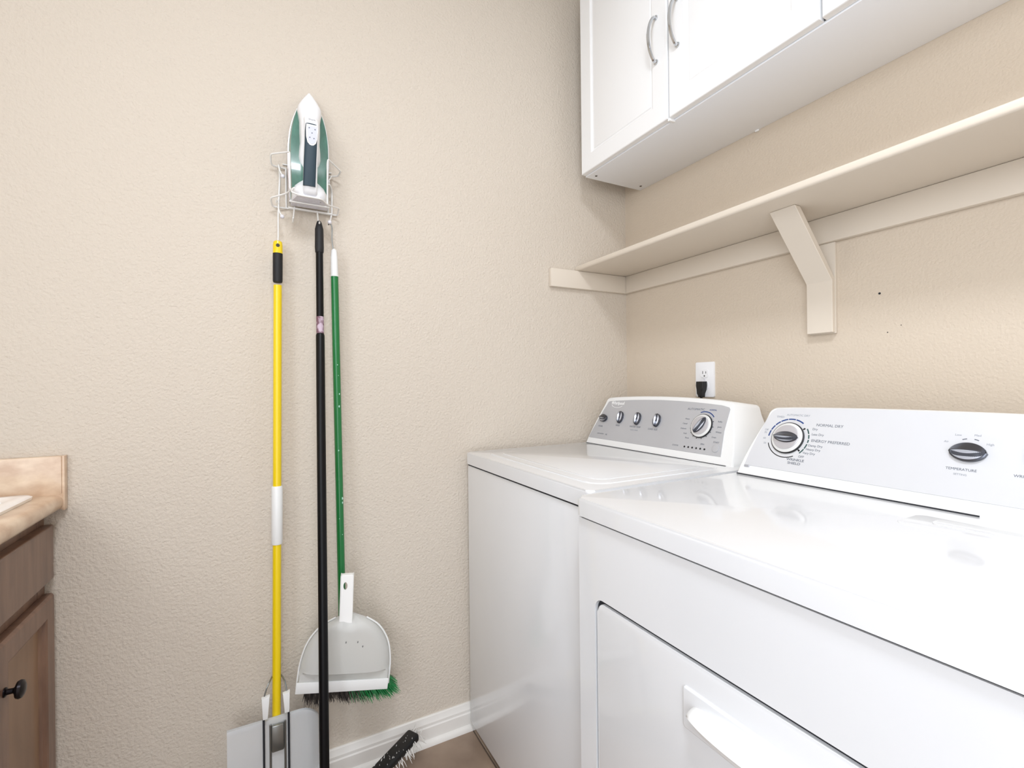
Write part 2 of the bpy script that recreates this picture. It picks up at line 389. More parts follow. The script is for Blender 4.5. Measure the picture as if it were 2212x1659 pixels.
pg = thing('power_plug', 'black power plug with its cord in the lower socket of the outlet', 'plug', (WX - .02, 1.088, 1.125))
b = bmesh.new()
TP = frame((WX - .0074, 1.0915, 1.1443), (0, -1, 0), (0, 0, 1))
out = [(-.0135, .0015 - .008), (.0135, .0015 - .008), (.0145, -.020), (.0125, -.032), (.0062, -.046), (.0052, -.058), (-.0052, -.058), (-.0062, -.046), (-.0125, -.032), (-.0145, -.020)]
prism(b, out, 0, .021, TP, .003, 3); bm_obj('plug_body', b, 'rubber', pg)
b = bmesh.new(); tube(b, smoothpath([(WX - .019, 1.0915, 1.09), (WX - .019, 1.0915, 1.05), (WX - .018, 1.09, .98), (WX - .018, 1.10, .7), (WX - .03, 1.11, .4)], 6), .0042, 8); bm_obj('power_cord', b, 'rubber', pg)

# ------------------------------------------------------------------ appliances
def console(parent, x0, xt, zt, yL, yR, yLt, yRt, arch, pan, xback, panel_mat, r=.02):
    """slanted control console. front face frame: local x = right (-y), local y = up the face"""
    z0 = .9145; T = frame((x0, 0, z0), (0, -1, 0), (xt - x0, 0, zt - z0))
    H = math.hypot(xt - x0, zt - z0)
    def top(y):   # arched top edge
        m = (yLt + yRt) / 2; w = (yLt - yRt) / 2; return H + arch * (1 - ((y - m) / w) ** 2)
    def outline(ins):
        P = []
        n = 10
        P.append((yR + ins, ins * .0))
        for k in range(1, n):   # right end, gently convex
            t = k / n; y = yR + (yRt - yR) * (t ** 1.35); P.append((y + ins, t * (H - r * .9)))
        for k in range(7):
            t = k / 6; a = t * PI / 2
            P.append((yRt + ins - r * .12 + r * (1 - math.cos(a)), H - r * .9 + r * .9 * math.sin(a) - ins * t))
        n2 = 18
        for k in range(1, n2):
            y = yRt + r + (yLt - yRt - 2 * r) * k / n2; P.append((y, top(y) - ins))
        for k in range(7):
            t = 1 - k / 6; a = t * PI / 2
            P.append((yLt - ins + r * .12 - r * (1 - math.cos(a)), H - r * .9 + r * .9 * math.sin(a) - ins * t))
        for k in range(n - 1, 0, -1):
            t = k / n; y = yL + (yLt - yL) * (t ** 1.35); P.append((y - ins, t * (H - r * .9)))
        P.append((yL - ins, 0))
        return P
    bm = bmesh.new()
    A = outline(0); Bv = outline(.004)
    fr = [bm.verts.new(T @ Vector((-y, s, 0))) for y, s in Bv]
    mid = [bm.verts.new(T @ Vector((-y, s, -.004))) for y, s in A]
    bk = []
    for (y, s), v in zip(A, mid):
        p = T @ Vector((-y, s, -.004)); hz = z0 + (p.z - z0) * .93
        bk.append(bm.verts.new((xback, y, hz)))
    n = len(A)
    bm.faces.new(fr)
    for u, w in ((fr, mid), (mid, bk)):
        for k in range(n): bm.faces.new((u[k], u[(k + 1) % n], w[(k + 1) % n], w[k]))
    bm.faces.new(bk[::-1])
    c = bm_obj('console', bm, 'whiteplastic', parent, angle=40)
    b = bmesh.new(); prism(b, [(-y, s) for y, s in pan], -.001, .0012, T, .0006, 1)
    p = bm_obj('control_panel', b, panel_mat, c)
    return c, T
def teardrop(r, tip, n=28):
    pts = []
    for k in range(n):
        a = 2 * PI * k / n; rr = r * (1 + (tip - 1) * max(0, math.cos(a)) ** 6); pts.append((rr * math.cos(a), rr * math.sin(a)))
    return pts
def vesica(L, Wd, n=14, pw=.7):
    pts = []
    for k in range(n + 1):
        t = -1 + 2 * k / n; pts.append((t * L, Wd * (1 - t * t) ** pw))
    for k in range(n - 1, 0, -1):
        t = -1 + 2 * k / n; pts.append((t * L, -Wd * (1 - t * t) ** pw))
    return pts
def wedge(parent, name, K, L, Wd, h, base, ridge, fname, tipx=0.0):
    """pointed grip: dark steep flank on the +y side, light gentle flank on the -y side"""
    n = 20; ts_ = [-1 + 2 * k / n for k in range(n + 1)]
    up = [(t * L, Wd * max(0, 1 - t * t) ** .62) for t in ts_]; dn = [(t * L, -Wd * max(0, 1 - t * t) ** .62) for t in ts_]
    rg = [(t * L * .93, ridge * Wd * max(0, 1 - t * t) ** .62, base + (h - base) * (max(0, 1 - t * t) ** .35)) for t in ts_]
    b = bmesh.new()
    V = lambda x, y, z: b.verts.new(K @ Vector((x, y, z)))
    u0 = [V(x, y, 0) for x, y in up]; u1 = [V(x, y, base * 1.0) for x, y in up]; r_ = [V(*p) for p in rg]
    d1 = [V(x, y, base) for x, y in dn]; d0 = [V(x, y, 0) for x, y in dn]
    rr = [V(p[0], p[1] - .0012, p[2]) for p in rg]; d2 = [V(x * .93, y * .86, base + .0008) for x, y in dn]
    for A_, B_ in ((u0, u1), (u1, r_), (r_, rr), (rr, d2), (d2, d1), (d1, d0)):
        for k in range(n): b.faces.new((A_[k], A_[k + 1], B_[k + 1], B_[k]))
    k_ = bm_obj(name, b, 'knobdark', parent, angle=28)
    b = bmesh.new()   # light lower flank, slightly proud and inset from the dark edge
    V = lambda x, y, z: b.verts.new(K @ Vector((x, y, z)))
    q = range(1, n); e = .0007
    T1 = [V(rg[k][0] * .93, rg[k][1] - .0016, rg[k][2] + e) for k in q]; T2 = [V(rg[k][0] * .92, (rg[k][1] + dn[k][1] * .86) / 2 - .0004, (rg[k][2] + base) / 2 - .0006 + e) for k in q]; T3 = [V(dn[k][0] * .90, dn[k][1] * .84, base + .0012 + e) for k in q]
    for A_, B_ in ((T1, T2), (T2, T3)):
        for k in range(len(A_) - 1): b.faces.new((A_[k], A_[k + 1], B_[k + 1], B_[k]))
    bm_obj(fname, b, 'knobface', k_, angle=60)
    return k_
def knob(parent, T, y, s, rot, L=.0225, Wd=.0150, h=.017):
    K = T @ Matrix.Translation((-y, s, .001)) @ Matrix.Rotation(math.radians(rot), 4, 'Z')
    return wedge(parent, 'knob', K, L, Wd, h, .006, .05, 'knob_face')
def dial(parent, T, y, s, rot, R):
    K = T @ Matrix.Translation((-y, s, .001))
    b = bmesh.new(); lathe(b, [(R + .0014, 0), (R + .0014, .0035), (R - .0006, .0042), (R - .0012, .003)], K, 48); d = bm_obj('dial', b, 'black', parent)
    b = bmesh.new(); lathe(b, [(R - .0006, .001), (R - .0008, .0052), (R * .86, .0075), (R * .80, .0078)], K, 48); bm_obj('dial_ring', b, 'dialwhite', d)
    b = bmesh.new(); lathe(b, [(R * .82, .006), (R * .80, .0092), (R * .77, .0098), (R * .3, .0085), (0, .008)], K, 48); bm_obj('dial_disc', b, 'dialdisc', d)
    G = K @ Matrix.Rotation(math.radians(rot), 4, 'Z') @ Matrix.Translation((0, 0, .0075))
    wedge(d, 'dial_grip', G, R * .80, R * .36, .0175, .003, -.10, 'grip_face')
    return d

# --- washer
wy0, wy1, wx0 = .787, 1.45, .595
wm = thing('washing_machine', 'white top-loading washing machine with grey control panel, in the corner', 'washing machine', (.9, 1.12, 0))
b = bmesh.new(); bx(b, (wx0 + .004, wy0 + .003, .03), (1.262, wy1 - .003, .8725), .006, 3); body = bm_obj('cabinet_body', b, 'enamel', wm)
b = bmesh.new(); prism(b, rrect(wx0, wy0, 1.265, wy1, .014), .8775, .9145, None, .006, 3); bm_obj('top_deck', b, 'enamel', wm)
b = bmesh.new(); bx(b, (wx0 + .0065, wy0 + .006, .8705), (1.26, wy1 - .006, .8785)); bm_obj('seam', b, 'gap', wm)
# lid: shallow groove then lid plate
b = bmesh.new(); prism(b, rrect(.640, .825, 1.052, 1.388, .04, 8), .9135, .9164, None, .0026, 3)
lid = bm_obj('lid', b, 'enamel', wm)
b = bmesh.new(); prism(b, rrect(.672, .857, 1.020, 1.356, .03, 8), .9160, .9176, None, .0013, 2); bm_obj('lid_field', b, 'enamel', lid)
b = bmesh.new()
for x in (wx0 + .06, 1.20):
    for y in (wy0 + .06, wy1 - .06):
        b = bmesh.new(); lathe(b, [(0, 0), (.022, 0), (.022, .012), (.012, .016), (.012, .032)], Matrix.Translation((x, y, 0)), 16); bm_obj('foot', b, 'rubber', wm)
panW = [(.862, .022), (.872, .095), (.8715, .158), (.876, .1635)] + [(y, .166 + .0125 * (1 - ((y - 1.13) / .26) ** 2)) for y in (.90, .95, 1.0, 1.06, 1.13, 1.2, 1.26, 1.31, 1.35)] + [(1.378, .1685), (1.388, .165), (1.402, .130), (1.418, .085), (1.432, .045), (1.438, .022)]
cw, TW = console(wm, 1.078, 1.150, 1.083, 1.447, .820, 1.403, .866, .010, panW, 1.256, 'silverpanel', .018)
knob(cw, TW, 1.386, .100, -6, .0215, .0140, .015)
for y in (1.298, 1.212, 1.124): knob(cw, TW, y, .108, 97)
dial(cw, TW, .949, .103, 60, .0345)
def lab(T, parent, txt, y, s, size, m='print', sx=1.0, al='CENTER', bold=0.0): return text(txt, size, T @ Matrix.Translation((-y, s, .0010)), m, parent, 'lettering', al, sx, bold)
lab(TW, cw, 'Whirlpool', 1.335, .1605, .0165, 'printwhite', 1.0, bold=.0003)
b = bmesh.new(); arcband(b, TW @ Matrix.Translation((-1.335, .158, .001)) @ Matrix.Diagonal((1, .45, 1, 1)), .030, .0325, 200, 330); arcband(b, TW @ Matrix.Translation((-1.335, .160, .001)) @ Matrix.Diagonal((1, .45, 1, 1)), .030, .032, 100, 200); bm_obj('logo_swoosh', b, 'printwhite', cw)
lab(TW, cw, 'SIGNAL', 1.390, .069, .0075); lab(TW, cw, 'RINSE', 1.300, .078, .008)
lab(TW, cw, 'WATER TEMP', 1.214, .0795, .0085); lab(TW, cw, 'WASH / RINSE', 1.214, .068, .006, 'printlight'); lab(TW, cw, 'LOAD SIZE', 1.132, .078, .0085)
lab(TW, cw, 'HE', 1.345, .040, .008); lab(TW, cw, 'LOW WATER', 1.378, .041, .006)
lab(TW, cw, 'AUTOMATIC', .985, .153, .009, 'print', 1.2); lab(TW, cw, 'NORMAL', .925, .153, .006, 'printblue')
for k, (tx, ang) in enumerate((('Heavy', 158), ('Casual', 176), ('Delicate', 194), ('Soak', 212), ('Rinse', 232), ('Bulky', 20), ('Jeans', 2), ('Whites', -16), ('Drain', -36))):
    a = math.radians(ang); lab(TW, cw, tx, .949 - .053 * math.cos(a), .103 + .050 * math.sin(a), .0065, 'print', 1, 'LEFT' if math.cos(a) > 0 else 'RIGHT')
b = bmesh.new(); arcband(b, TW @ Matrix.Translation((-.949, .103, .001)), .0425, .0455, 42, 112); bm_obj('arc_print', b, 'printblue', cw)
b = bmesh.new()
for a in (-100, -75, -50, -25, 0, 25, 150, 172, 194, 216, 238):
    b = bmesh.new(); arcband(b, TW @ Matrix.Translation((-.949, .103, .001)), .0365, .0395, a - 1.5, a + 1.5); bm_obj('tick_mark', b, 'black', cw)
for k in range(6):
    b = bmesh.new(); lathe(b, [(.0028, .0), (.0028, .001), (0, .0014)], TW @ Matrix.Translation((-(.989 - .0141 * k), .0365, .001)), 10); bm_obj('indicator_light', b, 'black', cw)
b = bmesh.new(); lathe(b, [(.0115, 0), (.011, .002), (.009, .0026), (0, .003)], TW @ Matrix.Translation((-.884, .043, .001)), 24); bm_obj('start_button', b, 'silverpanel', cw)
lab(TW, cw, 'STATUS', 1.024, .037, .0065); lab(TW, cw, 'START', .887, .060, .0065); lab(TW, cw, 'SPIN', .93, .050, .0065)

# --- dryer
dy0, dy1, dx_ = .028, .768, .545
dr = thing('clothes_dryer', 'white front-loading clothes dryer with pale control panel, nearest on the right', 'dryer', (.9, .4, 0))
DXF = dx_ + .006
b = bmesh.new()
# body with a door recess in the front: front built from strips around the opening
oy0, oy1, oz0, oz1 = .080, .716, .20, .736
bx(b, (DXF + .022, dy0 + .003, .02), (1.245, dy1 - .003, .8745), .004, 2)
bm_obj('cabinet_body', b, 'enamel', dr)
def frame_plate():
    bm = bmesh.new(); T = frame((DXF + .024, dy1 - .003, 0), (0, -1, 0), (0, 0, 1)); Wd = dy1 - dy0 - .006
    hole = rrect(dy1 - .003 - oy1, oz0, dy1 - .003 - oy0, oz1, .022, 6); n = len(hole)
    outer = []
    for (x, z) in hole:   # map the hole outline to the plate rectangle
        cx, cz = Wd / 2, (oz0 + oz1) / 2
        dx, dz = x - cx, z - cz; hw = Wd / 2; hz = (.8755 - oz0) if dz > 0 else 0
        outer.append((x, z))
    z0, z1 = .02, .8745; c = [(Wd, z1), (0, z1), (0, z0), (Wd, z0)]
    hv = {}; rings = {}
    for h in (0, .024):
        hv[h] = [bm.verts.new(T @ Vector((x, z, h))) for x, z in hole]
        rings[h] = [bm.verts.new(T @ Vector((x, z, h))) for x, z in c]
    q = n // 4
    for h in (0, .024):
        H_, C_ = hv[h], rings[h]
        for s in range(4):
            seg = H_[s * q:(s + 1) * q]
            for a, bb in zip(seg, seg[1:]): bm.faces.new((C_[s], a, bb))
            bm.faces.new((C_[s], seg[-1], H_[((s + 1) * q) % n], C_[(s + 1) % 4]))
    for k in range(n): bm.faces.new((hv[0][k], hv[0][(k + 1) % n], hv[.024][(k + 1) % n], hv[.024][k]))
    for k in range(4): bm.faces.new((rings[0][k], rings[0][(k + 1) % 4], rings[.024][(k + 1) % 4], rings[.024][k]))
    return bm
bm_obj('front_panel', frame_plate(), 'enamel', dr, angle=30)
TD_ = frame((DXF + .022, 0, 0), (0, -1, 0), (0, 0, 1))
b = bmesh.new(); prism(b, rrect(-oy1 + .007, oz0 + .007, -oy0 - .007, oz1 - .007, .017, 6), 0, .0225, TD_, .004, 3)
door = bm_obj('door', b, 'enamel', dr)
b = bmesh.new(); prism(b, rrect(-oy1 + .0005, oz0 + .0005, -oy0 - .0005, oz1 - .0005, .021, 6), 0, .015, TD_); bm_obj('door_gasket', b, 'gap', dr)
# handle: a raised bezel with a scooped lip to pull
hy1, hy0, hz1, hz0 = .505, .292, .690, .628
b = bmesh.new(); TH_ = frame((DXF - .0004, 0, 0), (0, -1, 0), (0, 0, 1))
prism(b, rrect(-hy1, hz0, -hy0, hz1, .006, 4), 0, .004, TH_, .003, 3)
hb = bm_obj('handle_bezel', b, 'enamel', door)
b = bmesh.new(); secs = []
for k in range(25):   # bulging lip, half-pipe section swept along y
    t = k / 24; y = (hy1 - .014) + (hy0 - hy1 + .028) * t; w = math.sin(PI * t) ** .30 if 0 < t < 1 else 0.02
    ring = []
    for j in range(13):
        a = -PI * .5 + PI * j / 12
        ring.append(b.verts.new((DXF - .003 - (.034 * w) * math.cos(a) ** 1.0 * (1.0 if a > 0 else .75), y, .659 + .0195 * w * math.sin(a))))
    secs.append(ring)
for a, c in zip(secs, secs[1:]):
    for j in range(12): b.faces.new((a[j], a[j + 1], c[j + 1], c[j]))
    b.faces.new((a[12], a[0], c[0], c[12]))
b.faces.new(secs[0]); b.faces.new(secs[-1][::-1])
bm_obj('door_handle', b, 'whiteplastic', door, angle=60)
b = bmesh.new(); prism(b, rrect(dx_, dy0, 1.25, dy1, .016), .8795, .9145, None, .007, 4); bm_obj('top_deck', b, 'enamel', dr)
b = bmesh.new(); bx(b, (dx_ + .0095, dy0 + .01, .8725), (1.24, dy1 - .008, .882)); bm_obj('seam', b, 'gap', dr)
b = bmesh.new(); prism(b, rrect(.872, .08, .952, .377, .012, 5), .9140, .9158, None, .0016, 2); ls = bm_obj('lint_screen_cover', b, 'enamel', dr)
b = bmesh.new(); prism(b, rrect(.905, .09, .944, .345, .010, 5), .9155, .9168, None, .0012, 2); bm_obj('cover_grip', b, 'enamel', ls)
b = bmesh.new()
for x in (dx_ + .07, 1.18):
    for y in (dy0 + .06, dy1 - .06):
        b = bmesh.new(); lathe(b, [(0, 0), (.022, 0), (.022, .010), (.012, .012), (.012, .022)], Matrix.Translation((x, y, 0)), 16); bm_obj('foot', b, 'rubber', dr)
yc = .398
def mirr(y): return 2 * yc - y
lft = [(.7495, .0237), (.744, .055), (.734, .100), (.722, .145), (.713, .163), (.704, .1700)]
topc = [(y, .1715 + .0065 * (1 - ((y - yc) / .30) ** 2)) for y in (.66, .60, .54, .47, .398, .326, .256, .196, .136)]
panD = [(y, s) for y, s in lft] + topc + [(mirr(y), s) for y, s in lft[::-1]]
panD = panD[::-1]
cd, TD = console(dr, 1.019, 1.090, 1.075, .7655, mirr(.7655), .7215, mirr(.7215), .0065, panD, 1.22, 'palepanel', .022)
b = bmesh.new(); bx(b, (1.0165, .3235, .9143), (1.0235, .762, .9165)); bm_obj('console_seam', b, 'gap', cd)
b = bmesh.new(); bx(b, (1.0755, .84, .9143), (1.082, 1.44, .9156)); bm_obj('console_seam', b, 'gap', cw)
b = bmesh.new(); bx(b, (-.7485, .0195, .0), (-.735, .0245, .003), .001, 1, TD); bm_obj('panel_clip', b, 'knobface', cd)
dial(cd, TD, .661, .100, 0, .0355)
K = TD @ Matrix.Translation((-.661, .100, .001))
b = bmesh.new()
for a0, a1 in ((54, 78), (80, 100), (102, 122), (124, 140), (142, 158), (160, 178)): arcband(b, K, .0445, .0475, a0, a1)
bm_obj('arc_print', b, 'printblue', cd)
b = bmesh.new()
for a0, a1 in ((18, 34), (4, 15), (-8, 1), (-26, -12), (-44, -28)): arcband(b, K, .0445, .0472, a0, a1)
bm_obj('arc_print', b, 'printgreen', cd)
b = bmesh.new(); arcband(b, K, .0445, .0465, 200, 298); bm_obj('arc_print', b, 'black', cd)
for a in (-40, 38):
    b = bmesh.new(); arcband(b, K, .0375, .0425, a - 2.5, a + 2.5); bm_obj('tick_mark', b, 'black', cd)
for tx, y, s, sz in (('NORMAL DRY', .606, .136, .0085), ('Dry', .612, .126, .007), ('Less Dry', .611, .114, .007), ('ENERGY PREFERRED', .609, .0995, .0085), ('Damp Dry', .613, .088, .007), ('Heavy Dry', .616, .079, .007), ('Very Dry', .621, .070, .007)):
    lab(TD, cd, tx, y, s, sz, 'print', 1.0, 'LEFT')
lab(TD, cd, 'WRINKLE', .633, .0515, .0078, 'print', 1.15, bold=.0001); lab(TD, cd, 'SHIELD', .634, .0435, .0078, 'print', 1.15, bold=.0001); lab(TD, cd, 'OFF', .622, .0605, .007)
for tx, y, s in (('TIMED', .69, .150), ('Off', .716, .116), ('70', .717, .109), ('60', .716, .095), ('50', .712, .083)): lab(TD, cd, tx, y, s, .0065, 'printlight')
lab(TD, cd, 'AUTOMATIC DRY', .650, .156, .0065, 'printlight')
for y, tx, st_, wd in ((.353, 'TEMPERATURE', 'SETTING', 1.0), (.266, 'WRINKLE SHIELD', 'OFF   ON', 1.0)):
    pass
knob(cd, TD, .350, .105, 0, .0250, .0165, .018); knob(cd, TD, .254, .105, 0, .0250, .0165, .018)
lab(TD, cd, 'TEMPERATURE', .356, .0745, .0062, 'print', 1.0); lab(TD, cd, 'SETTING', .356, .0655, .0045, 'printlight')
lab(TD, cd, 'WRINKLE SHIELD', .268, .0745, .0062, 'print', 1.0); lab(TD, cd, 'SIGNAL', .265, .0655, .0045, 'printlight')
for k, (tx, a) in enumerate((('Air', 150), ('Low', 115), ('Med', 70), ('High', 30))):
    a_ = math.radians(a); lab(TD, cd, tx, .353 - .033 * math.cos(a_), .106 + .033 * math.sin(a_), .0052, 'printlight')
for a in (108, 72):
    b = bmesh.new(); arcband(b, TD @ Matrix.Translation((-.350, .105, .001)), .0245, .0262, a - 7, a + 7); bm_obj('tick_mark', b, 'print', cd)

# ------------------------------------------------------------------ vanity with counter and sink
va = thing('base_cabinet', 'brown stained wooden base cabinet at the left edge, under the tan countertop', 'cabinet', (-.73, 1.0, 0))
VY0 = .62
b = bmesh.new(); bx(b, (LX + .002, VY0, .10), (-.458, VY0 + .016, .8545)); bx(b, (LX + .002, 1.452, .10), (-.458, 1.468, .8545)); bx(b, (LX + .002, VY0, .10), (LX + .010, 1.468, .8545)); bx(b, (LX + .002, VY0, .10), (-.458, 1.468, .116)); bx(b, (-.535, VY0, 0), (-.52, 1.468, .10)); bm_obj('carcass', b, 'woodin', va, smooth=False)
b = bmesh.new()
F0, F1 = -.458, -.440
for lo, hi in (((F0, 1.428, .10), (F1, 1.468, .854)), ((F0, VY0, .10), (F1, VY0 + .04, .854)), ((F0, VY0 + .041, .10), (F1 - .0006, 1.427, .14)), ((F0, VY0 + .041, .665), (F1 - .0006, 1.427, .705)), ((F0, VY0 + .041, .815), (F1 - .0006, 1.427, .854)), ((F0, 1.165, .142), (F1 - .001, 1.20, .663))):
    bx(b, lo, hi, .0008, 1)
bm_obj('face_frame', b, 'wood', va)
b = bmesh.new()
TV = frame((-.4398, 0, 0), (0, 1, 0), (0, 0, 1))   # local x = +y, z towards +x
prism(b, [(.665, .702), (1.457, .702), (1.457, .826), (.665, .826)], 0, .0198, TV, .005, 3)
bm_obj('drawer_front', b, 'wood', va)
def shaker(ylo, yhi, zlo, zhi, knob_y, knob_z):
    b = bmesh.new(); st = .047
    prof = [(0, 0), (0, .014), (.002, .0175), (.005, .0198), (st - .004, .0198), (st, .0175), (st + .003, .012), (st + .008, .0095), (st + .010, .0075)]
    def ring(i, h): return [(ylo + i, zlo + i, h), (yhi - i, zlo + i, h), (yhi - i, zhi - i, h), (ylo + i, zhi - i, h)]
    rs = [[b.verts.new(TV @ Vector(p)) for p in ring(i, h)] for i, h in prof]
    for a, c in zip(rs, rs[1:]):
        for k in range(4): b.faces.new((a[k], a[(k + 1) % 4], c[(k + 1) % 4], c[k]))
    b.faces.new(rs[0][::-1])
    d = bm_obj('door', b, 'wood', va, angle=25)
    b = bmesh.new(); i = st + .010; prism(b, [(ylo + i, zlo + i), (yhi - i, zlo + i), (yhi - i, zhi - i), (ylo + i, zhi - i)], .004, .0076, TV); bm_obj('door_panel', b, 'woodpanel', d)
    b = bmesh.new(); lathe(b, [(.0085, 0), (.0085, .002), (.0052, .004), (.0048, .012), (.008, .015), (.0150, .0175), (.0165, .021), (.0152, .025), (.009, .028), (0, .029)], TV @ Matrix.Translation((knob_y, knob_z, .0196)), 28)
    bm_obj('knob', b, 'bronze', d)
shaker(1.186, 1.458, .125, .669, 1.213, .578)
shaker(.908, 1.180, .125, .669, .935, .578)
shaker(.665, .902, .125, .669, .875, .578)

ct = thing('countertop', 'tan marbled laminate countertop with backsplash around the white sink', 'countertop', (-.7, 1.0, .87))
CZ0, CZ1 = .857, .893
b = bmesh.new(); sx0, sx1, sy0, sy1 = -.93, -.47, .80, 1.41
bx(b, (sx1, VY0 - .02, CZ0), (-.402, 1.4695, CZ1), .0165, 5)
bx(b, (LX + .001, VY0 - .02, CZ0 + .001), (sx0, 1.4695, CZ1 - .0002)); bx(b, (sx0, sy1, CZ0 + .001), (sx1 + .012, 1.4695, CZ1 - .0002)); bx(b, (sx0, VY0 - .02, CZ0 + .001), (sx1 + .012, sy0, CZ1 - .0002))
bm_obj('counter_slab', b, 'laminate', ct)
b = bmesh.new(); bx(b, (LX + .022, 1.450, CZ1 - .001), (-.4035, 1.4695, .9815), .002); bm_obj('backsplash', b, 'laminate', ct)
b = bmesh.new(); bx(b, (-.4034, 1.4495, CZ0), (-.3985, 1.4695, .9818), .001); bx(b, (-.4200, 1.4505, CZ0 + .003), (-.4030, 1.4690, CZ1 + .003)); bm_obj('end_cap', b, 'laminate', ct)
b = bmesh.new(); bx(b, (LX + .001, VY0 - .02, CZ1 - .001), (LX + .021, 1.4695, .9815), .002); bm_obj('backsplash', b, 'laminate', ct)
sk = thing('sink', 'white drop-in laundry sink at the left edge, let into the tan countertop', 'sink', (-.7, 1.1, .9))
def basin():
    bm = bmesh.new()
    prof = [(-.026, 0, .0), (-.027, 0, .006), (-.022, 0, .0095), (-.004, 0, .010), (.004, 0, .006), (.012, 0, -.03), (.030, 0, -.20), (.06, 0, -.22), (.16, 0, -.225)]
    rs = []
    for ins, _, dz in prof:
        r = max(.02, .05 - ins * .4) if ins < 0 else .05
        rs.append([bm.verts.new((x, y, CZ1 + dz + .0002)) for x, y in rrect(sx0 + ins, sy0 + ins, sx1 - ins, sy1 - ins, r if ins > 0 else .022, 6)])
    for a, c in zip(rs, rs[1:]):
        n = len(a)
        for k in range(n): bm.faces.new((a[k], a[(k + 1) % n], c[(k + 1) % n], c[k]))
    bm.faces.new(rs[-1]); return bm
bm_obj('basin', basin(), 'sink', sk)
b = bmesh.new(); lathe(b, [(.038, 0), (.036, .002), (.024, .001), (.022, -.004), (0, -.004)], Matrix.Translation((-.70, 1.105, CZ1 - .2248)), 24); bm_obj('drain', b, 'chrome', sk)

# ------------------------------------------------------------------ wire iron holder on the wall
rk = thing('wire_rack', 'white wire wall rack cradling the clothes iron, with hooks for the poles', 'rack', (.12, 1.46, 1.64))
wr_ = .0022
def wire(name, pts, r=wr_, rad=.006, m='wire', sm=False, parent=rk):
    b = bmesh.new(); P = smoothpath(pts, 5) if sm else rounded(pts, rad); tube(b, P, r, 8); return bm_obj(name, b, m, parent, angle=60)
YW = 1.4665
wire('side_wire', [(.070, YW, 1.743), (.033, 1.455, 1.742), (.031, 1.43, 1.761), (.074, 1.400, 1.763), (.0755, 1.383, 1.755), (.0755, 1.383, 1.655), (.084, 1.352, 1.651)], rad=.008)
wire('side_wire', [(.083, 1.352, 1.651), (.068, 1.40, 1.651), (.030, 1.43, 1.643), (.035, 1.455, 1.629), (.075, YW, 1.633)], rad=.008)
wire('side_wire', [(.180, YW, 1.743), (.206, 1.450, 1.743), (.211, 1.43, 1.750), (.171, 1.383, 1.757), (.169, 1.383, 1.745), (.168, 1.383, 1.631)], rad=.006)
wire('side_wire', [(.168, 1.383, 1.631), (.205, 1.43, 1.643), (.204, 1.455, 1.630), (.160, YW, 1.634)], rad=.007)
wire('base_wire', [(.083, 1.352, 1.651), (.076, 1.360, 1.642), (.100, 1.352, 1.634), (.150, 1.352, 1.633), (.168, 1.383, 1.631)], rad=.008)
wire('base_wire', [(.070, YW, 1.634), (.204, 1.4645, 1.634)])
wire('base_wire', [(.074, 1.44, 1.628), (.188, 1.44, 1.627)])
wire('base_wire', [(.074, 1.395, 1.630), (.175, 1.395, 1.629)])
wire('rear_wire', [(.070, YW, 1.634), (.070, YW, 1.743)]); wire('rear_wire', [(.180, YW, 1.634), (.180, YW, 1.743)])
wire('rear_wire', [(.062, YW, 1.755), (.190, YW, 1.755)]); 
wire('base_hook', [(.091, 1.455, 1.634), (.089, 1.44, 1.628), (.086, 1.44, 1.596), (.084, 1.425, 1.584), (.084, 1.412, 1.592)], sm=True)
wire('base_hook', [(.147, 1.455, 1.634), (.148, 1.44, 1.626), (.151, 1.44, 1.594), (.151, 1.428, 1.584), (.151, 1.416, 1.592)], sm=True)
def hook(pts, ball, r=.0022):
    h = wire('hook', pts, r, sm=True)
    b = bmesh.new(); bmesh.ops.create_uvsphere(b, u_segments=14, v_segments=10, radius=.0055, matrix=Matrix.Translation(ball)); bm_obj('hook_tip', b, 'heel', h)
hook([(.051, 1.463, 1.745), (.051, 1.447, 1.742), (.054, 1.435, 1.722), (.059, 1.422, 1.706)], (.060, 1.420, 1.703))
wire('hanger_rod', [(.053, 1.452, 1.741), (.054, 1.452, 1.71), (.050, 1.452, 1.632)], r=.0026)
hook([(.049, 1.463, 1.633), (.049, 1.445, 1.626), (.052, 1.430, 1.608), (.056, 1.420, 1.597)], (.0575, 1.418, 1.593))
hook([(.187, 1.463, 1.743), (.187, 1.45, 1.738), (.182, 1.435, 1.725), (.176, 1.425, 1.715)], (.175, 1.423, 1.711))
wire('hanger_rod', [(.172, 1.42, 1.700), (.179, 1.425, 1.706), (.186, 1.44, 1.700), (.189, 1.452, 1.690), (.1885, 1.455, 1.634)], r=.0028, rad=.01)
hook([(.187, 1.463, 1.634), (.186, 1.445, 1.626), (.182, 1.43, 1.608), (.179, 1.42, 1.600)], (.178, 1.418, 1.596))

# long S-hooks from the rack to the poles
s1 = bmesh.new(); tube(s1, smoothpath([(.044, 1.452, 1.640), (.047, 1.446, 1.645), (.050, 1.438, 1.636), (.0485, 1.434, 1.60), (.048, 1.431, 1.55), (.047, 1.429, 1.525), (.046, 1.424, 1.512), (.046, 1.418, 1.522)], 5), .0018, 8)
tag(bm_obj('wire_hook', s1, 'wire'), 'long white wire hook carrying the yellow mop', 'hook')
s2 = bmesh.new(); tube(s2, smoothpath([(.176, 1.428, 1.592), (.180, 1.434, 1.597), (.186, 1.436, 1.588), (.1855, 1.434, 1.55), (.1875, 1.432, 1.53), (.190, 1.428, 1.51), (.190, 1.42, 1.50)], 5), .0020, 8)
tag(bm_obj('wire_hook', s2, 'steelwire'), 'bent steel wire hook carrying the green broom', 'hook')

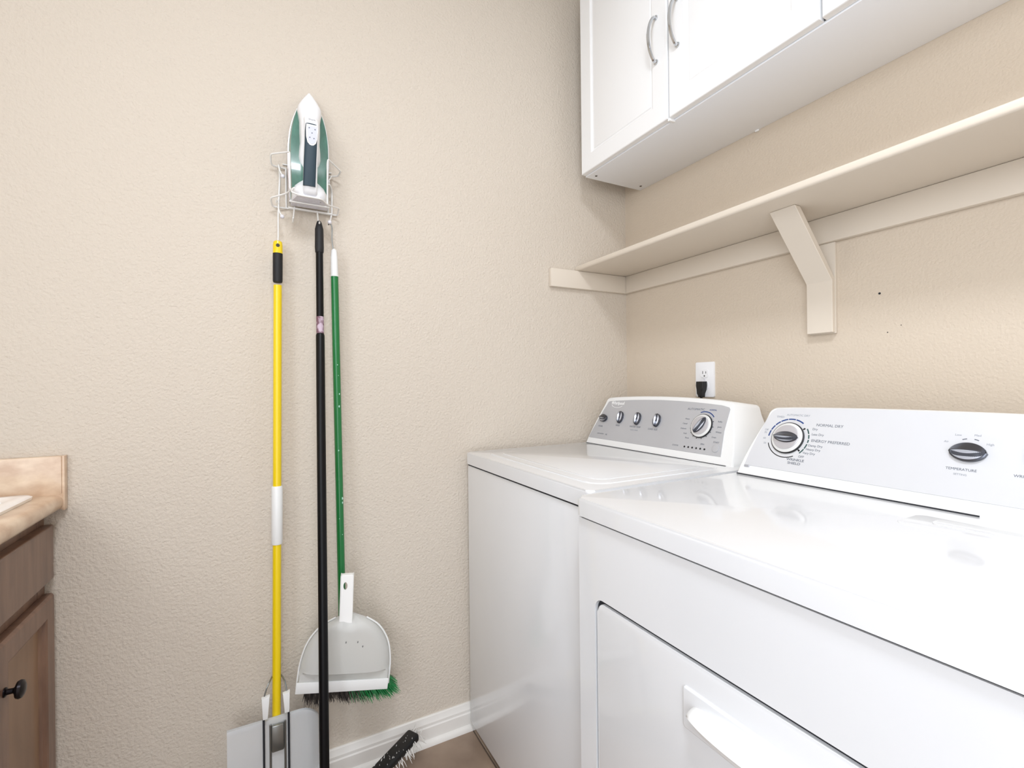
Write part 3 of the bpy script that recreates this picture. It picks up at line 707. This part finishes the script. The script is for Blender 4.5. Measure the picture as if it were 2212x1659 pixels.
# ------------------------------------------------------------------ clothes iron
ir = thing('clothes_iron', 'white and green steam iron standing on its heel in the wire rack', 'iron', (.125, 1.42, 1.64))
Z0, Z1 = 1.640, 1.957; ZL = Z1 - Z0
def icx(z): return .1255 + (z - Z0) / ZL * .0045
def hw(t, s=1.0):        # half width of the sole at t (0 heel .. 1 tip)
    base = .0485 + .0060 * math.sin(min(1, t / .55) * PI * .5)
    k = max(0.0, (t - .30) / .70); return max(.0004, base * (1 - k ** 3.3) * s)
def sole_outline(s=1.0, t0=0.0, t1=1.0, n=26):
    L_ = []; R_ = []
    for i in range(n + 1):
        t = t0 + (t1 - t0) * (1 - (1 - i / n) ** 1.5); z = Z0 + t * ZL; w = hw(t) * s if s < 1 else hw(t)
        L_.append((icx(z) - w, z)); R_.append((icx(z) + w, z))
    return L_ + R_[::-1]
TI = frame((0, 0, 0), (1, 0, 0), (0, 0, 1))      # local z = -y
def layer(name, y0, y1, s, m, t0=0.0, t1=1.0, bev=.0, s2=None):
    b = bmesh.new(); s2 = s if s2 is None else s2
    A = sole_outline(s, t0, t1); B = sole_outline(s2, t0, t1 if s2 == s else t1 - (s - s2) * .3)
    yf = y1 if callable(y1) else (lambda t: y1)
    a = [b.verts.new((x, y0, z)) for x, z in A]; c = [b.verts.new((x, yf((z - Z0) / ZL), z)) for x, z in B]; n = len(a)
    b.faces.new(a); h_ = n // 2
    f = b.faces.new(c[::-1]) if not callable(y1) else None
    if f is None:
        for k in range(h_ - 1): b.faces.new((c[k], c[k + 1], c[n - 2 - k], c[n - 1 - k]))
    for k in range(n): b.faces.new((a[k], a[(k + 1) % n], c[(k + 1) % n], c[k]))
    if bev and f: bmesh.ops.bevel(b, geom=list(f.edges), offset=bev, segments=3, profile=.5, affect='EDGES')
    return bm_obj(name, b, m, ir, angle=50)
layer('soleplate', 1.452, 1.446, 1.0, 'soleplate', 0.015)
layer('skirt', 1.446, 1.436, .965, 'ironwhite', 0.01, .995, .0015)
layer('water_tank', 1.4365, lambda t: 1.408 + .0245 * min(1, max(0, t - .25) / .58) ** 1.2, .95, 'tank', 0.03, .86, .0, .88)
# white upper shell: nose, waisted spine and rounded heel, as stations along the length
def shell():
    b = bmesh.new()
    #  t, half width, top y (towards the room), base y
    S = [(.0, .042, 1.366, 1.440), (.03, .0455, 1.362, 1.440), (.08, .0455, 1.372, 1.436), (.125, .040, 1.388, 1.428), (.155, .030, 1.398, 1.420), (.18, .0185, 1.402, 1.415), (.24, .0155, 1.404, 1.414), (.29, .0175, 1.404, 1.416), (.33, .0255, 1.402, 1.418),
         (.38, .0285, 1.392, 1.420), (.44, .0275, 1.384, 1.422), (.50, .0255, 1.378, 1.424), (.56, .0262, 1.374, 1.426), (.62, .0268, 1.378, 1.428), (.70, .0270, 1.386, 1.432), (.76, .0295, 1.393, 1.434), (.80, .0315, 1.398, 1.436), (.84, .0335, 1.404, 1.437), (.90, .05, 1.414, 1.438), (.95, .05, 1.424, 1.440), (.98, .05, 1.432, 1.441), (.998, .05, 1.439, 1.442)]
    rings = []
    for t, w, yt, yb in S:
        z = Z0 + t * ZL; w = min(w, hw(t) * .985); ring = []
        for j in range(13):
            a = PI * j / 12; ca, sa = math.cos(a), math.sin(a)
            ex = abs(ca) ** .75 * (1 if ca > 0 else -1)
            ring.append(b.verts.new((icx(z) - w * ex, yb - (yb - yt) * sa ** .75, z)))
        rings.append(ring)
    for p, q in zip(rings, rings[1:]):
        for j in range(12): b.faces.new((p[j], p[j + 1], q[j + 1], q[j]))
        b.faces.new((p[12], p[0], q[0], q[12]))
    b.faces.new(rings[0]); b.faces.new(rings[-1][::-1])
    return b
bm_obj('upper_shell', shell(), 'ironwhite', ir, angle=60)
# handle bridge: front post from the nose, bar, rear post into the heel
def bar(pts, ws, hs, seg=14):
    b = bmesh.new(); P = [Vector(p) for p in pts]; rings = []
    for i, p in enumerate(P):
        d = (P[min(i + 1, len(P) - 1)] - P[max(i - 1, 0)]).normalized(); s = Vector((1, 0, 0)); u = s.cross(d).normalized(); ring = []
        for k in range(seg):
            a = 2 * PI * k / seg; ca, sa = math.cos(a), math.sin(a)
            ring.append(b.verts.new(p + s * ws[i] * (abs(ca) ** .7 * (1 if ca > 0 else -1)) + u * hs[i] * (abs(sa) ** .7 * (1 if sa > 0 else -1))))
        rings.append(ring)
    for p, q in zip(rings, rings[1:]):
        for k in range(seg): b.faces.new((p[k], p[(k + 1) % seg], q[(k + 1) % seg], q[k]))
    b.faces.new(rings[0][::-1]); b.faces.new(rings[-1]); return b
hp = smoothpath([(.1245, 1.385, 1.646), (.1235, 1.366, 1.652), (.1225, 1.358, 1.664), (.1230, 1.353, 1.70), (.1240, 1.351, 1.745), (.1265, 1.352, 1.79), (.1275, 1.358, 1.825), (.1280, 1.378, 1.850)], 4)
n = len(hp); bm_obj('handle', bar(hp, [.0185 - .0012 * math.sin(PI * i / (n - 1)) for i in range(n)], [.010] * n), 'ironwhite', ir, angle=60)
gp = smoothpath([(.1195, 1.3485, 1.6605), (.1205, 1.345, 1.69), (.1220, 1.343, 1.73), (.1245, 1.344, 1.780), (.1255, 1.346, 1.822)], 4)
n = len(gp); bm_obj('grip', bar(gp, [.0152] * (n - 2) + [.0145, .0135], [.0065] * n), 'irongrip', ir, angle=60)
b = bmesh.new(); Tp = frame((.1262, 1.3385, 1.791), (1, 0, 0), (.0015, -.004, .06))
pts = [(-.0142, .026), (.0142, .026), (.0145, .012), (.0138, -.006), (.0105, -.020), (.005, -.0265), (0, -.028), (-.005, -.0265), (-.0105, -.020), (-.0138, -.006), (-.0145, .012)]
prism(b, pts[::-1], 0, .0035, Tp, .0012, 2); pad = bm_obj('button_pad', b, 'ironwhite', ir)
b = bmesh.new(); prism(b, [(p[0] * .82, p[1] * .84) for p in pts[::-1]], .0032, .0042, Tp, .0004, 1); bm_obj('button_face', b, 'lcd', pad)
b = bmesh.new()
for px_, py_ in ((-.007, .016), (.007, .014), (0, .004), (-.005, -.008), (.005, -.009)): lathe(b, [(.0016, .004), (.0016, .0046), (0, .005)], Tp @ Matrix.Translation((px_, py_, 0)), 10)
bm_obj('button', b, 'print', pad)
text('Shark', .0075, frame((.1275, 1.3445, 1.8345), (1, 0, 0), (0, .45, 1)) , 'print', ir)
b = bmesh.new(); A = [(icx(Z0) - .045, 1.446), (icx(Z0) + .049, 1.446), (icx(Z0) + .047, 1.40), (icx(Z0) + .022, 1.362), (icx(Z0) - .034, 1.362), (icx(Z0) - .043, 1.40)]
prism(b, [(x, y) for x, y in A][::-1], Z0 - .004, Z0 + .001, None, 0); bm_obj('heel_plate', b, 'heel', ir)
b = bmesh.new()
for k in range(7): yy = 1.436 - k * .010; bx(b, (icx(Z0) - .030, yy - .001, Z0 - .0048), (icx(Z0) + .024, yy + .001, Z0 - .0038))
bm_obj('heel_ribs', b, 'heel', ir)
b = bmesh.new(); lathe(b, [(.0075, 0), (.006, .006), (.0055, .014), (0, .015)], frame((.1495, 1.392, 1.640), (1, 0, 0), (0, .7, .6)) , 16); bm_obj('cord_socket', b, 'rubber', ir)
b = bmesh.new(); lathe(b, [(.003, 0), (.003, .001), (0, .0015)], frame((.123, 1.3555, 1.655), (1, 0, 0), (0, -.5, 1)), 12); bm_obj('screw_cover', b, 'scuff', ir)

# ------------------------------------------------------------------ long-handled tools
def pole(pts, r, m, name, parent, seg=20):
    b = bmesh.new(); tube(b, pts, r, seg); return bm_obj(name, b, m, parent, angle=40)
def lerp(a, b_, z):
    t = (z - a[2]) / (b_[2] - a[2]); return tuple(a[i] + (b_[i] - a[i]) * t for i in range(3))
# yellow sponge mop
ym = thing('sponge_mop', 'sponge mop with a yellow pole, leftmost of the three hanging poles', 'mop', (.031, 1.38, .08))
ya_, yb_ = (.0466, 1.428, 1.5249), (.0306, 1.392, .262)
Y = lambda z: lerp(ya_, yb_, z)
pole([Y(1.408), Y(.262)], .0104, 'yellow', 'pole', ym)
b = bmesh.new(); tube(b, [Y(1.529), Y(1.526), Y(1.518), Y(1.494)], [.006, .0105, .0120, .0122], 20); cap_ = bm_obj('hanging_cap', b, 'yellow', ym)
b = bmesh.new(); lathe(b, [(.0048, 0), (.0048, .0006), (0, .0008)], frame((.0462, 1.4158, 1.514), (1, 0, 0), (0, 0, 1)), 14); bm_obj('hanging_hole', b, 'slot', cap_)
pole([Y(1.494), Y(1.420), Y(1.416)], [.0122, .0120, .0108], 'gripblack', 'grip', ym)
pole([Y(.872), Y(.869), Y(.722), Y(.719)], [.0125, .0138, .0138, .0125], 'whitepl', 'pull_sleeve', ym)
# wire bail with two white lever grips
b = bmesh.new(); tube(b, smoothpath([(.002, 1.370, .340), (.006, 1.372, .356), (.014, 1.380, .372), (.030, 1.408, .380), (.044, 1.395, .374), (.051, 1.378, .364), (.055, 1.370, .340)], 5), .0020, 8); bm_obj('wire_bail', b, 'steelwire', ym)
def lever(x0, x1, zt, x2, x3, zb):
    b = bmesh.new(); prism(b, [(x2, zb), (x3, zb), (x1, zt + .003), (x0, zt)], 0, .012, frame((0, 1.3715, 0), (1, 0, 0), (0, 0, 1)), .002, 2); bm_obj('lever', b, 'whitepl', ym)
lever(-.0035, .0155, .345, -.0010, .0105, .292); lever(.0450, .0617, .343, .0490, .0602, .294)
for x, zt in ((.001, .293), (.0585, .296)): pole([(x, 1.3655, zt), (x, 1.3655, .14)], .0026, 'gap', 'rod', ym, 8)
for x in (.016, .050): pole([(x, 1.3690, .270), (x, 1.3685, .14)], .0028, 'steelwire', 'rod', ym, 8)
b = bmesh.new(); bx(b, (.0185, 1.362, .20), (.047, 1.3716, .268), .003, 2); bx(b, (.022, 1.372, .235), (.044, 1.405, .262), .003, 2); bm_obj('clamp', b, 'steelwire', ym)
# folded sheet-steel head
b = bmesh.new(); prof = [(1.388, .277), (1.381, .281), (1.375, .279), (1.373, .270), (1.372, .12), (1.366, .105), (1.350, .100)]
xs = [-.080, .086, .100, .112, .122, .130, .134]; rings = []
for x in xs:
    k = max(0, (x - .086) / .048); rings.append([b.verts.new((x, y + k ** 2 * .030, z - (k ** 2.2) * .045 * (1 if z > .2 else 0))) for y, z in prof])
for p, q in zip(rings, rings[1:]):
    for j in range(len(prof) - 1): b.faces.new((p[j], p[j + 1], q[j + 1], q[j]))
bmesh.ops.solidify(b, geom=b.faces[:], thickness=.0015)
bm_obj('steel_head', b, 'sheet', ym, angle=30)
b = bmesh.new(); bx(b, (-.085, 1.345, .066), (.125, 1.395, .101), .008, 3); bm_obj('sponge', b, 'sponge', ym)

# black pole with dust mop
bk_ = thing('dust_mop', 'dust mop with a thin black pole, middle one of the three hanging poles', 'mop', (.15, 1.42, .03))
ba, bb_ = (.1512, 1.428, 1.593), (.1310, 1.245, .075)
Bp = lambda z: lerp(ba, bb_, z)
pole([Bp(1.520), Bp(1.276)], .0095, 'blackpole', 'upper_pole', bk_)
pole([Bp(1.597), Bp(1.592), Bp(1.574), Bp(1.520), Bp(1.508), Bp(1.506)], [.005, .0070, .0112, .0118, .0110, .0098], 'gripblack', 'grip', bk_)
stk = pole([Bp(1.325), Bp(1.279)], .0098, 'sticker', 'sticker', bk_)
pole([Bp(1.278), Bp(1.274), Bp(.10)], [.0098, .0112, .0116], 'blackpole', 'lower_pole', bk_)
dm = bmesh.new(); TDm = frame((.131, 1.245, .052), (.285, .172, .034), (-.172, .285, 0))
# head frame (oval plate) lying along the wall
bx(dm, (-.300, -.022, -.012), (.318, .022, .012), .008, 3, TDm); bm_obj('head_frame', dm, 'rubber', bk_)
dm = bmesh.new(); tube(dm, [Bp(.058), Bp(.09), Bp(.125)], [.018, .015, .0125], 16); bm_obj('swivel', dm, 'rubber', bk_)
fr = bmesh.new()
for k in range(620):
    t = random.uniform(-.315, .335); side = random.choice((-1, 1)); a = random.uniform(-.5, 1.3)
    y0 = .012 * -1; p = Vector((t, random.choice((-.020, .020)) if side < 0 else random.uniform(-.018, .018), random.uniform(-.010, .006)))
    L0 = random.uniform(.014, .030)
    q = p + Vector((random.uniform(-.008, .008), -L0 * .5 if side < 0 else -.002, -L0 if side < 0 else L0 * .55))
    if abs(t) > .30: q.x += math.copysign(.012, t)
    p, q = TDm @ p, TDm @ q; q.y = min(q.y, 1.452); p.y = min(p.y, 1.452); q.z = max(q.z, .003)
    tube(fr, [p, (p + q) / 2 + Vector((random.uniform(-.003, .003), 0, 0)), q], [.0016, .0014, .0006], 3, caps=False)
o = bm_obj('fringe', fr, 'fringe', bk_); o['kind'] = 'stuff'

# green broom
gb = thing('broom', 'broom with a green pole and green bristles, rightmost of the three hanging poles', 'broom', (.2, 1.40, .25))
ga, gb2 = (.1893, 1.425, 1.521), (.1988, 1.402, .43)
Gp = lambda z: lerp(ga, gb2, z)
pole([Gp(1.448), Gp(.44)], .0102, 'green', 'pole', gb)
pole([Gp(1.524), Gp(1.520), Gp(1.500), Gp(1.446), Gp(1.444)], [.003, .0072, .0092, .0104, .0100], 'whitepl', 'top_sleeve', gb)
for z, dx, s in ((1.195, .001, .7), (1.165, .003, .5), (1.113, .0045, 1.0), (1.078, .003, 1.2), (.955, -.001, .9), (.820, .006, 1.4), (.808, .006, 1.2), (.765, -.003, .5), (.720, .004, .6)):
    c = Gp(z); b = bmesh.new(); bmesh.ops.create_icosphere(b, subdivisions=1, radius=.0016 * s, matrix=Matrix.Translation((c[0] + dx, c[1] - math.sqrt(.0102 ** 2 - dx ** 2), c[2])) @ Matrix.Diagonal((1.2, .35, 1.3 + s * .5, 1)))
    bm_obj('paint_chip', b, 'chip', gb)
b = bmesh.new()
prism(b, [(.108, .35), (.292, .31), (.285, .350), (.240, .385), (.218, .405), (.214, .445), (.184, .445), (.178, .412), (.140, .392)], 0, .030, frame((0, 1.425, 0), (1, 0, 0), (0, 0, 1)), .006, 3); bm_obj('broom_head', b, 'green', gb)
bg, bd = bmesh.new(), bmesh.new()
for k in range(1500):
    u = random.random(); row = random.random(); x0 = .108 + .182 * u; z0 = .352 - .040 * u; y0 = 1.397 + .026 * row
    x1 = .100 + .236 * u + random.gauss(0, .004) + .012 * (u ** 3); z1 = .286 - .050 * u ** .7 + random.gauss(0, .0045); y1 = 1.378 + .058 * row + random.gauss(0, .003)
    if u > .95: z1 += random.uniform(0, .02); x1 += random.uniform(0, .010)
    z1 += .012 * math.exp(-((u - .3) / .1) ** 2)
    dark = random.random() < (1 if u < .50 else max(0, (.70 - u) / .20) * .8 + .06)
    b_ = bd if dark else bg
    mid = Vector(((x0 + x1) / 2 + random.gauss(0, .002), (y0 + y1) / 2, (z0 + z1) / 2))
    tube(b_, [(x0, y0, z0), mid, (x1, y1, z1)], [.0011, .0010, .0005], 3, caps=False)
o = bm_obj('bristles', bg, 'bristle', gb); o['kind'] = 'stuff'
o = bm_obj('bristles', bd, 'bristledark', gb); o['kind'] = 'stuff'; o['label'] = 'dark worn bristles'

# dustpan clipped on the broom pole
dp = thing('dustpan', 'off-white plastic dustpan clipped over the bristles of the green broom', 'dustpan', (.197, 1.36, .30))
yaw, tilt = math.radians(-12), math.radians(-7)
TPN = Matrix.Translation((.1965, 1.365, .340)) @ Matrix.Rotation(yaw, 4, 'Z') @ Matrix.Rotation(-tilt, 4, 'Y')
def panmesh():
    b = bmesh.new(); NX, NZ = 40, 30; Hh = .172; HW = .1185; grid = []
    for j in range(NZ + 1):
        t = j / NZ; z = Hh * (1 - (1 - t) ** 1.15) if False else Hh * t
        w = HW * (1 - max(0, t) ** 2.6) ** .52 * (1 - .03 * t) + .0006
        row = []
        for i in range(NX + 1):
            s = -1 + 2 * i / NX; x = s * w
            edge = 1 - abs(s) ** 7; crown = 1 - max(0, (t - .80) / .20) ** 3
            h = .030 * max(0, edge) ** .8 * max(0, crown) * min(1, t / .05 * .6 + .4) + .004 * (1 - s * s)
            lip = max(0, 1 - t / .155) ; 
            if t < .155: h = .016 + .004 * (1 - s * s) * .5 - .0 * lip + (.0 if t > .13 else .0)
            if abs(s) > .97: h *= .2
            # notch under the handle
            if t > .82 and abs(x) < .020: h -= .012 * (t - .82) / .18 * (1 - (x / .020) ** 2)
            row.append(b.verts.new((x, -h, z)))
        grid.append(row)
    for p, q in zip(grid, grid[1:]):
        for i in range(NX): b.faces.new((p[i], p[i + 1], q[i + 1], q[i]))
    bmesh.ops.solidify(b, geom=b.faces[:], thickness=.002)
    bmesh.ops.transform(b, matrix=TPN, verts=b.verts); return b
bm_obj('pan', panmesh(), 'pan', dp, angle=35)
b = bmesh.new(); bx(b, (-.1190, -.0215, -.026), (.1170, -.0165, .003), .0018, 2, TPN); bm_obj('lip', b, 'whitepl', dp)
b = bmesh.new()
pts = [(-.1188, -.020), (-.1170, .045), (-.1040, .100), (-.076, .141), (-.040, .164)]
for sgn in (1, -1):
    P = smoothpath([(sgn * abs(x), -.006, z + .002) for x, z in pts], 5); tube(b, P, .0022, 6, TPN)
bm_obj('rim', b, 'whitepl', dp)
# handle: tapering channel with a hanging hole
def hole_plate():
    b = bmesh.new(); Wt, Wb, zt, zb = .0148, .0158, .284, .150
    cx, cz, rx, rz = -.004, .257, .0052, .0105; n = 20
    hole = [(cx + rx * math.cos(2 * PI * (k + .5) / n), cz + rz * math.sin(2 * PI * (k + .5) / n)) for k in range(n)]
    c = [(Wt, zt), (-Wt, zt), (-Wt, .232), (Wt, .232)]
    for y in (-.0215, -.0180):
        hv = [b.verts.new((x, y, z)) for x, z in hole]; cv = [b.verts.new((x, y, z)) for x, z in c]
        q = n // 4
        for s in range(4):
            seg = hv[s * q:(s + 1) * q]
            for a1, b1 in zip(seg, seg[1:]): b.faces.new((cv[s], a1, b1))
            b.faces.new((cv[s], seg[-1], hv[((s + 1) * q) % n], cv[(s + 1) % 4]))
        lo = [b.verts.new((Wb, y, zb)), b.verts.new((-Wb, y, zb))]
        b.faces.new((cv[3], cv[2], lo[1], lo[0]))
    for sx_ in (-1, 1): bx(b, (sx_ * Wb - .0014, -.0215, zb), (sx_ * Wb + .0008, .004, zt), .0008, 1)
    bx(b, (-Wt, -.0215, zt - .001), (Wt, -.005, zt + .002), .001, 1)
    bmesh.ops.transform(b, matrix=TPN @ Matrix.Rotation(-math.radians(4.6), 4, 'Y'), verts=b.verts); return b
bm_obj('handle', hole_plate(), 'pan', dp, angle=30)
for x, z in ((.024, .112), (-.006, .112), (.038, .100)):
    b = bmesh.new(); bmesh.ops.create_icosphere(b, subdivisions=1, radius=.0016, matrix=TPN @ Matrix.Translation((x, -.0345, z)) @ Matrix.Diagonal((1, .4, 2, 1))); bm_obj('scuff_mark', b, 'scuff', dp)
